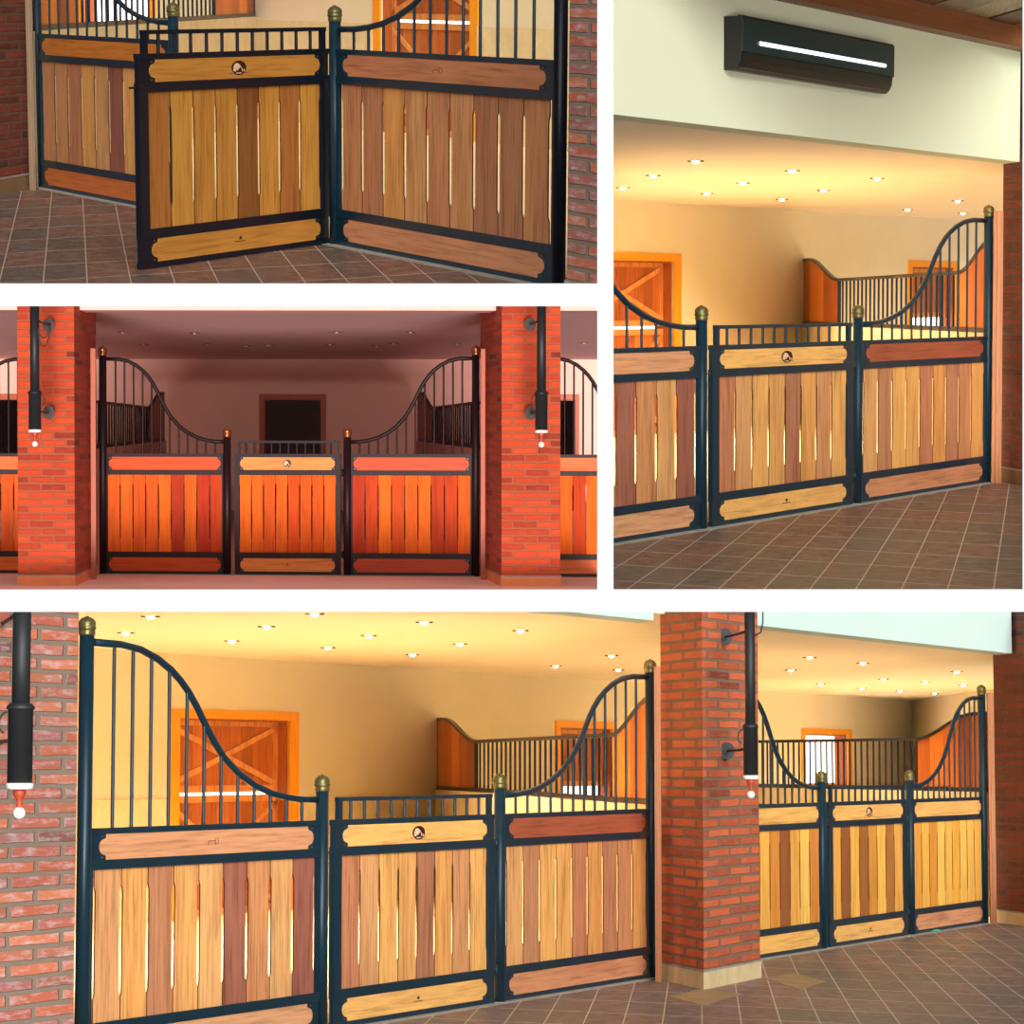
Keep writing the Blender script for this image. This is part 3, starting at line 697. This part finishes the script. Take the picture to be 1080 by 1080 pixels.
for pts, lb in (([(705, 1051), (741, 1042.5), (782, 1048), (742, 1060)], 'tan diamond floor inlay in front of the pillar base, bottom view'),
            ([(808, 1032), (835, 1025.5), (872, 1035), (843, 1043.5)], 'tan diamond floor inlay right of the pillar, bottom view')):
    m = MB(); m.plan([D.at_height(x, y, .004) for x, y in pts], .0, .004); tag(m.build('trim_4', M['inlay'], None, D.frame), lb, kind='structure')
gp = D.at_height(985, 981, .01); m = MB(); m.prism([(-.06, 0), (.05, 0), (.06, .012), (.02, .02), (-.05, .012)], -.1, .1)
tag(m.build('green_scrap', M['green'], None, D.frame @ Matrix.Translation((gp[0], gp[1], .002))), 'small green scrap on the floor below the rightmost panel, bottom view', 'scrap')

# ================================================================== TALL RIGHT VIEW
DIO = Cc
cs = lambda x: 127.9+(1038.4-x)*.1077
S1, S2, T1 = [Cc.at(x, cs(x)) for x in (740, 905, 1042)]
T0 = tuple(Vector(T1)+(Vector(S1)-Vector(T1))*3.7/2.45)
fr, _, _, uC = shell(((647, 94.6), (994.5, 76.3)), ((740, cs(740)), (1042, cs(1042))), 2.66, None, None, 'ceil', 'wall', None, None, 'shav', wcut=(-1.0, 1.9),
    doors=[dict(x=(620, 710), label='orange-framed stable door with cross braces at the left edge, tall right-hand view'),
           dict(x=(961, 1006), label='orange-framed stable door with a wide bright gap behind the right panel, tall right-hand view', kw=dict(gap=(1.12, 1.30), braces=False))])
fixed_panel(T0, S1, True, 'left panel cut off by the view edge, tall right-hand view', tone=.5, tone2=.6, tones=[.25, .9, .12, .75, .4, .02, .65, .35, .0])
fixed_panel(S2, T1, False, 'right panel with reddish upper board below the swooping rail, tall right-hand view', tone=.0, tone2=.4, ins=.0052, tones=[.35, .15, .8, .85, .6, .95, .12, .55, .9])
G0, G1 = line_ext(S1, S2, .05, .955)
gate(G0, G1, 'closed gate with round horse emblem in the middle of the tall right-hand view', tone=.95, tones=[.6, .3, .8, .75, .08, .9, .5, .8])
post(S1, False, 'short post left of the gate, tall right-hand view')
post(S2, False, 'short hinge post right of the gate, tall right-hand view')
post(T1, True, 'tall post with brass cap beside the timber jamb, tall right-hand view')
divider(Cc.at(1057, 125.3), Cc.at(847, 83.8), 'barred divider with curved timber ends behind the right panel, tall right-hand view', nb=25)
fo = front_out(T0, T1, 1)
r0 = Cc.at(1057, 127); st_ = (Vector(T1)-Vector(T0)).normalized()*1.2
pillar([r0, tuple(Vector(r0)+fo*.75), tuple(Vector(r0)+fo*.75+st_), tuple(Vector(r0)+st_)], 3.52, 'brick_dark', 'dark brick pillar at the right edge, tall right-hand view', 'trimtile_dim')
jamb(1047.5, 1057.5, 128, 2.25, 'pinkish timber jamb right of the tall post, tall right-hand view')
LS = lambda x: 131+(1074-x)*.1054
lintel(560, LS(560), 1074, LS(1074), 2.625, 3.50, 'lintel', 'cream plastered beam wall carrying the air conditioner, tall right-hand view')
spots([(657, 197.6), (689, 184.6), (733.7, 169.5), (745.5, 203.7), (783.4, 192.7), (835.6, 179.7), (824.6, 210), (868.6, 200.4), (925, 187.8), (957, 220.8), (1010, 211.4), (1015.6, 224.5)],
      2.66, 'on the ceiling, tall right-hand view', 'bulb', POW_C, (1, .83, .60), scale=lambda x, y: {203.7: 2.2, 210: 2.6, 192.7: 1.5, 200.4: 1.3, 220.8: .5, 211.4: .5, 224.5: .4}.get(y, 1))
# timber roof over the front and its fascia
LP, LQ = Cc.at(560, LS(560)), Cc.at(1074, LS(1074)); LP = Vector(LP); LQ = Vector(LQ); LQ2 = LQ+(LQ-LP)*.25
m = MB(); m.plan([tuple(LP), tuple(LQ2), tuple(LQ2+fo*.10), tuple(LP+fo*.10)], 3.50, 3.70, tone=.4)
tag(m.build('trim_5', M['fascia'], None, Cc.frame), 'brown timber fascia along the top of the cream wall, tall right-hand view', kind='structure')
dL = (LQ2-LP).normalized(); Ltot = (LQ2-LP).length; m = MB(); npl = 17
for i in range(npl):
    a, b = LP+dL*(Ltot*i/npl), LP+dL*(Ltot*(i+1)/npl-.012)
    z = 3.66+.012*(i % 2); t_ = random.random()
    m.plan([tuple(a), tuple(b), tuple(b+fo*3), tuple(a+fo*3)], z, z+.03, tone=t_)
tag(m.build('ceiling', M['soffit'], None, Cc.frame), 'dark timber boards of the roof at the top, tall right-hand view', kind='structure')
# air conditioner
aP = Cc.at(763, LS(763)); aQ = Cc.at(923, LS(923)); d = unit(aP, aQ); La = (Vector(aQ)-Vector(aP)).length
t = Cc.thing('air_conditioner', aP, math.atan2(d.y, d.x), 'black wall-mounted air conditioner with a white strip, tall right-hand view', 'air conditioner', z=2.985)
dp = .135
def along(m, prof, u0, u1, tone=.5):            # profile in (v,z) swept along u
    n = len(prof)
    for i in range(n):
        (v0, z0), (v1, z1) = prof[i], prof[(i+1) % n]
        m.face([(u0, v0, z0), (u1, v0, z0), (u1, v1, z1), (u0, v1, z1)], tone=tone)
    m.face([(u0, v, z) for v, z in prof[::-1]]); m.face([(u1, v, z) for v, z in prof])
body = [(0, .005), (-.075, .0), (-.100, .02), (-.118, .055), (-.126, .11), (-.126, .33), (-.10, .345), (0, .345)]
m = MB(); along(m, body, 0, La); m.build('body', M['ac_dark'], t)
m = MB(); along(m, [(-.127, .115), (-.137, .118), (-.139, .33), (-.128, .348), (-.10, .352), (-.10, .345), (-.127, .33)], .0, La); m.build('front_panel', M['ac'], t)
m = MB(); along(m, [(-.1005, .016), (-.108, .018), (-.128, .058), (-.132, .105), (-.127, .105), (-.121, .055)], .02, La-.02); m.build('louver', M['ac_dark'], t)
m = MB(); m.tube([(La*.10, -.139, .185), (La*.93, -.139, .185)], .0135, 10); m.build('white_strip', M['strip'], t)  # emissive near-white bar across the front panel
E0, E1 = line_ext(T0, T1, -1, 2.2)
M['tileC'] = tiles('brown_tiles', -math.atan2(1062, 225), (.05, .03, 0), rgb(118, 86, 72), rgb(104, 92, 78), rgb(130, 92, 76), rgb(192, 182, 164))
floor_mesh([E0, E1, tuple(Vector(E1)+fo*6), tuple(Vector(E0)+fo*6)], 'tileC', 'brown slate tile floor in front of the stall, tall right-hand view', .001)
thresh(T0, T1)

# ================================================================== TOP LEFT VIEW
DIO = A
as_ = lambda x: 131+.119*x
T0, S1, S2, T1 = [A.at(x, as_(x)) for x in (38, 182, 353, 592)]
fr, _, _, uA = shell(((315, 91), (460, 100)), ((38, as_(38)), (592, as_(592))), 2.6, None, None, 'ceil', 'wall', None, None, 'shav', wcut=(-2.6, 2.6),
    doors=[dict(x=(86, 158), label='bright open doorway behind the left panel, top left view', kw=dict(upper=False, gap=(.95, 1.30), mats=('orange', 'leaf', 'day_pink'))),
           dict(x=(402, 497), label='orange-framed stable door with cross braces behind the right panel, top left view')])
fixed_panel(T0, S1, True, 'far left panel with orange lower board beside the left wall, top left view', bm_='board_orange', tone=.9, tone2=.2, tones=[.55, .2, .6, .9, .45, .0, .85, .5, .7], mark=False)
fixed_panel(S2, T1, False, 'large near panel with pinkish board and glowing slots between planks, top left view', tone=.28, tone2=.42, ins=.0062, tones=[.15, .12, .9, .45, .55, .5, .08, .1, .55])
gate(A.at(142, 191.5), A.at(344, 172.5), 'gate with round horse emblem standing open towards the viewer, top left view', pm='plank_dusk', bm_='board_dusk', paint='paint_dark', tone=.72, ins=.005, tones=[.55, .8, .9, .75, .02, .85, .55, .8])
post(T0, True, 'tall far post beside the dark brick wall, top left view')
post(S1, False, 'short post behind the open gate, top left view')
post(S2, False, 'short hinge post the open gate hangs on, top left view')
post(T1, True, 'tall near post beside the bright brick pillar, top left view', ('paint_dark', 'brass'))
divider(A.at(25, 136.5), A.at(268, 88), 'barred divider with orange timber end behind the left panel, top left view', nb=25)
fo = front_out(T0, T1, 1)
l0 = A.at(27, 136.8); st_ = (Vector(T0)-Vector(T1)).normalized()*1.2
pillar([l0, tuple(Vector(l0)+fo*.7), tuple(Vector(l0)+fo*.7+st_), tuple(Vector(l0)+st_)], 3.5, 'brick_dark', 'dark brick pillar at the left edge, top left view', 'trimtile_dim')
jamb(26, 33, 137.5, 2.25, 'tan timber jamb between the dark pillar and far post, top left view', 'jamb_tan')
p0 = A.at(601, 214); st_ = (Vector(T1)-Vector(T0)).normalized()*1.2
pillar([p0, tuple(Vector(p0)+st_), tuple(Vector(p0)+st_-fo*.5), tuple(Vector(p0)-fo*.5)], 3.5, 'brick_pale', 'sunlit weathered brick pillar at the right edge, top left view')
E0, E1 = line_ext(T0, T1, -2, 2)
M['tileA'] = tiles('terracotta_tiles', -math.atan2(1062, -233), (.02, .05, 0), rgb(120, 88, 76), rgb(100, 88, 80), rgb(132, 94, 80), rgb(190, 172, 156))
floor_mesh([E0, E1, tuple(Vector(E1)+fo*6), tuple(Vector(E0)+fo*6)], 'tileA', 'reddish brown tile floor in front of the open gate, top left view', .001)
thresh(T0, T1)
spots_zc = 2.6
for i, (X, Y) in enumerate([(x, y) for y in (20, 23, 26.5, 30) for x in (-2.2, -.8, .6, 2.0)]):   # the lamps of the ceiling above this view's edge
    P = (X, Y)
    ld = bpy.data.lights.new('spotlight_lamp', 'SPOT'); ld.energy = POW_A; ld.color = (1, .82, .56); ld.spot_size = math.radians(140); ld.spot_blend = 1; ld.shadow_soft_size = .12
    lo = bpy.data.objects.new('spotlight_lamp', ld); DIO.coll.objects.link(lo); lo.matrix_world = A.frame @ Matrix.Translation((X, Y, 2.5))

# ================================================================== RED-TONED MIDDLE LEFT VIEW
DIO = B
bs = lambda x: 104.2+.0036*x
T0, S1, S2, T1 = [B.at(x, bs(x)) for x in (108.5, 239.4, 366.3, 501.7)]
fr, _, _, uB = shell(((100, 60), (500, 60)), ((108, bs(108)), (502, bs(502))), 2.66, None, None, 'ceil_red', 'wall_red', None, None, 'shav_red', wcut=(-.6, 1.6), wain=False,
    doors=[dict(x=(-28, 27), z=1.96, label='dark doorway of the left neighbouring stall, red-toned middle left view', kw=dict(ztop=1.96, dark=True, mats=('orange_red', 'jamb_red', 'dark'))),
           dict(x=(278.5, 339), z=1.96, label='dark open doorway in the middle of the back wall, red-toned middle left view', kw=dict(ztop=1.96, dark=True, mats=('orange_red', 'jamb_red', 'dark'))),
           dict(x=(562, 607), z=1.96, label='dark doorway of the right neighbouring stall, red-toned middle left view', kw=dict(ztop=1.96, dark=True, mats=('orange_red', 'jamb_red', 'dark')))])
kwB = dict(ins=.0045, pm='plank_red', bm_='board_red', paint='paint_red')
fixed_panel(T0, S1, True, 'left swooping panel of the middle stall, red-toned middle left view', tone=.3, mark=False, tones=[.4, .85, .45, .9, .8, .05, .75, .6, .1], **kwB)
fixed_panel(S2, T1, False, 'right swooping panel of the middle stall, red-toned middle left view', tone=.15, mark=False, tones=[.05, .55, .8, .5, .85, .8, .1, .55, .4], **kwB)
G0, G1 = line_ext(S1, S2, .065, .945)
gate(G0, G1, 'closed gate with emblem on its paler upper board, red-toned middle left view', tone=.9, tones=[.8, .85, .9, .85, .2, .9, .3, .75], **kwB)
mB = ('paint_red', 'brass_red')
post(T0, True, 'tall left post of the middle stall, red-toned middle left view', mB); post(S1, False, 'short post left of the gate, red-toned middle left view', mB)
post(S2, False, 'short post right of the gate, red-toned middle left view', mB); post(T1, True, 'tall right post of the middle stall, red-toned middle left view', mB)
N1 = B.at(33, bs(33)); N0 = B.at(-102, bs(0))
fixed_panel(N0, N1, False, 'panel of the left neighbouring stall, cut by the left edge, red-toned middle left view', tone=.6, mark=False, tones=[.2, .6, .8, .5, .8, .1, .3, .7, .4], **kwB)
N0 = B.at(572, bs(572)); N1 = B.at(706, bs(706))
fixed_panel(N0, N1, True, 'panel of the right neighbouring stall, cut by the right edge, red-toned middle left view', tone=.6, mark=False, tones=[.4, .85, .55, .8, .5, .75], **kwB)
divider(B.at(70, 105), B.at(172.5, 61.6), 'barred divider on the left behind the swooping panel, red-toned middle left view', nb=25, paint='paint_red', tim='jamb_red', wallmat='wall_red')
divider(B.at(536, 105), B.at(441.5, 61.6), 'barred divider on the right behind the swooping panel, red-toned middle left view', nb=25, paint='paint_red', tim='jamb_red', wallmat='wall_red')
bl = B.at(101.5, 105.6)
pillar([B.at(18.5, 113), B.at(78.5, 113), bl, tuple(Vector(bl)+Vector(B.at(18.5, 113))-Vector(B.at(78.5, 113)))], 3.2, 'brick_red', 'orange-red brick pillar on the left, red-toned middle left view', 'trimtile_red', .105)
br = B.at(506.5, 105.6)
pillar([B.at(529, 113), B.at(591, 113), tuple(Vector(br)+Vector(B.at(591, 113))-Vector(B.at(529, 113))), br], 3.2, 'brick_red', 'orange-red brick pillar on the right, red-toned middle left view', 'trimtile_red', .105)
jamb(95.6, 100.8, 108.4, 2.25, 'orange timber jamb beside the left pillar, red-toned middle left view', 'jamb_red')
jamb(507.2, 511.8, 108.4, 2.25, 'orange timber jamb beside the right pillar, red-toned middle left view', 'jamb_red')
lintel(-200, 111, 830, 111, B.z(315, 111, 327.3), 3.2, 'lintel_red', 'pink plastered beam along the top, red-toned middle left view', .2)
hanging_tube(36.8, 118, 'black tube with white ball hanging at the left pillar, red-toned middle left view', [(51.5, 342.5), (51.5, 435)], 113.8, r=.040, top=3.1, hook=1,
             cable=[[(.03+.05*(1-math.cos(a))*1.1, 2.42-q*math.sin(a/1)) for a in [k*math.pi/8 for k in range(9)]] for q in (.14, .22)])
hanging_tube(571, 118, 'black tube with white ball hanging at the right pillar, red-toned middle left view', [(559, 342), (559.5, 435.6)], 113.8, r=.040, top=3.1, hook=-1)
spots([(129.5, 350), (205.3, 350.8), (151.7, 363), (218.4, 362.7), (260, 364.4), (283, 363.4), (355, 350), (433, 350), (348, 363), (397, 364.5), (415.3, 362), (481.5, 362), (616, 361.5)],
      2.66, 'on the dim ceiling, red-toned middle left view', 'bulb_off', 0, lit=False)
E0, E1 = line_ext(T0, T1, -2, 3); fo = front_out(T0, T1, 1)
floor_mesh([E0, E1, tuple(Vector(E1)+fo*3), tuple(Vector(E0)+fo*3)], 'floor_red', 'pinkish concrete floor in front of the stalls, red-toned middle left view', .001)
thresh(T0, T1)

# ================================================================== daylight and added fill of each scene
for args in SUNS: sun(*args)
ld = bpy.data.lights.new('yard_lamp', 'POINT'); ld.energy = YARD; ld.color = (1.0, .84, .74); ld.shadow_soft_size = .12     # lamp in the yard before the red-toned stalls
lo = bpy.data.objects.new('yard_lamp', ld); COL.objects.link(lo); lo.location = B.frame @ Vector((0, -2, 3.0))
lo.light_linking.receiver_collection = B.coll; lo.light_linking.blocker_collection = B.coll

# ------------------------------------------------------------------ trim every scene to the walls of its own box
bpy.context.view_layer.update()
def planes(box, mg):
    x0, y0, x1, y1 = box.rect; x0 -= mg; y0 -= mg; x1 += mg; y1 += mg
    q = lambda x, y: Vector(((x-540)/F, 1, (540-y)/F))
    c = [q(x0, y0), q(x1, y0), q(x1, y1), q(x0, y1)]
    out = []
    for i in range(4):
        n = c[i].cross(c[(i+1) % 4]).normalized()
        if n.dot(q((x0+x1)/2, (y0+y1)/2)) > 0: n = -n
        out.append(n)                              # outward normals of planes through the eye
    return out
dead = []
for o, bx in BUILT:
    mw = o.matrix_world; me = o.data
    ws = [mw @ v.co for v in me.vertices]
    pl = [n for n in planes(bx, PX) if any(w.dot(n) > 0 for w in ws)]
    front = any(w.y < BOARD_Y+.1 for w in ws)
    if not pl and not front: continue
    bm = bmesh.new(); bm.from_mesh(me); bm.transform(mw)
    cuts = [(Vector((0, 0, 0)), n) for n in pl]+([(Vector((0, BOARD_Y+.1, 0)), Vector((0, -1, 0)))] if front else [])
    for co, n in cuts:
        if not bm.verts: break
        r = bmesh.ops.bisect_plane(bm, geom=bm.verts[:]+bm.edges[:]+bm.faces[:], plane_co=co, plane_no=n, clear_outer=True, clear_inner=False)
        ed = [g for g in r['geom_cut'] if isinstance(g, bmesh.types.BMEdge)]
        if ed:
            try: bmesh.ops.holes_fill(bm, edges=ed)
            except Exception: pass
    if not bm.faces: dead.append(o); bm.free(); continue
    bm.transform(mw.inverted()); bm.to_mesh(me); bm.free(); me.update()
def kill(o):
    for ch in list(o.children):
        for g in list(ch.children): g.parent = o
    for ch in list(o.children):
        if ch in [d_ for d_ in dead]: pass
    bpy.data.objects.remove(o, do_unlink=True)
for o in dead:
    for ch in list(o.children):
        if ch not in dead: ch.parent = o.parent
for o in dead: bpy.data.objects.remove(o, do_unlink=True)
for o in [o for o in bpy.data.objects if o.type == 'EMPTY' and not o.children]: bpy.data.objects.remove(o, do_unlink=True)
# lamps outside a box go with the trimmed ceiling
for o in [o for o in bpy.data.objects if o.type == 'LIGHT' and o.name.startswith('spotlight_lamp')]:
    bx = [b for b in (A, B, Cc, D) if o.name in b.coll.objects][0]
    if any(o.matrix_world.translation.dot(n) > 0 for n in planes(bx, PX)): o.location = o.location

# ------------------------------------------------------------------ white mount and the boxes' walls
def board_rects():
    X = [-400, -50, 630, 647, 1079, 1130, 1480]; return X
def pxw(x, y, Y): return ((x-540)/F*Y, Y, (540-y)/F*Y)
rects = [(-50, -50, 630, 299), (-50, 322.7, 630, 621.8), (647, -50, 1079, 621.6), (-50, 645.3, 1130, 1130)]
xs = sorted({-300, 1380, *[r[0] for r in rects], *[r[2] for r in rects]}); ys = sorted({-300, 1380, *[r[1] for r in rects], *[r[3] for r in rects]})
DIO = type('x', (), {})(); DIO.coll = COL
bm = bmesh.new()
for a, b in zip(xs, xs[1:]):
    for c, d in zip(ys, ys[1:]):
        if any(r[0] <= a and r[2] >= b and r[1] <= c and r[3] >= d for r in rects): continue
        k = [bm.verts.new(pxw(x, y, BOARD_Y)) for x, y in ((a, c), (b, c), (b, d), (a, d))]; bm.faces.new(k)
bmesh.ops.remove_doubles(bm, verts=bm.verts, dist=1e-5)
r = bmesh.ops.extrude_face_region(bm, geom=bm.faces[:])
for v in [g for g in r['geom'] if isinstance(g, bmesh.types.BMVert)]: v.co.y += .012
bmesh.ops.recalc_face_normals(bm, faces=bm.faces)
me = bpy.data.meshes.new('wall_front'); bm.to_mesh(me); bm.free(); me.materials.append(M['mount'])
o = bpy.data.objects.new('wall_front', me); COL.objects.link(o); tag(o, 'white mount with four openings that frames the views', kind='structure')
for bx in (A, B, Cc, D):  # unseen sheath around each scene, added to keep world light out
    x0, y0, x1, y1 = bx.rect; mg = 7; x0 -= mg; y0 -= mg; x1 += mg; y1 += mg; far = 62
    bm = bmesh.new(); n = [bm.verts.new(pxw(x, y, BOARD_Y+.013)) for x, y in ((x0, y0), (x1, y0), (x1, y1), (x0, y1))]
    f_ = [bm.verts.new(pxw(x, y, far)) for x, y in ((x0, y0), (x1, y0), (x1, y1), (x0, y1))]
    for i in range(4): bm.faces.new([n[i], n[(i+1) % 4], f_[(i+1) % 4], f_[i]])
    bm.faces.new(f_); bmesh.ops.recalc_face_normals(bm, faces=bm.faces)
    me = bpy.data.meshes.new('wall_box'); bm.to_mesh(me); bm.free(); me.materials.append(M['box'])
    o = bpy.data.objects.new('wall_box', me); COL.objects.link(o); tag(o, 'grey light-blocking walls added around the '+WHERE[bx], kind='structure')

# ------------------------------------------------------------------ white surroundings
w = bpy.data.worlds.new('world'); SC.world = w; w.use_nodes = True
w.node_tree.nodes['Background'].inputs[0].default_value = (1, 1, 1, 1); w.node_tree.nodes['Background'].inputs[1].default_value = 1.15
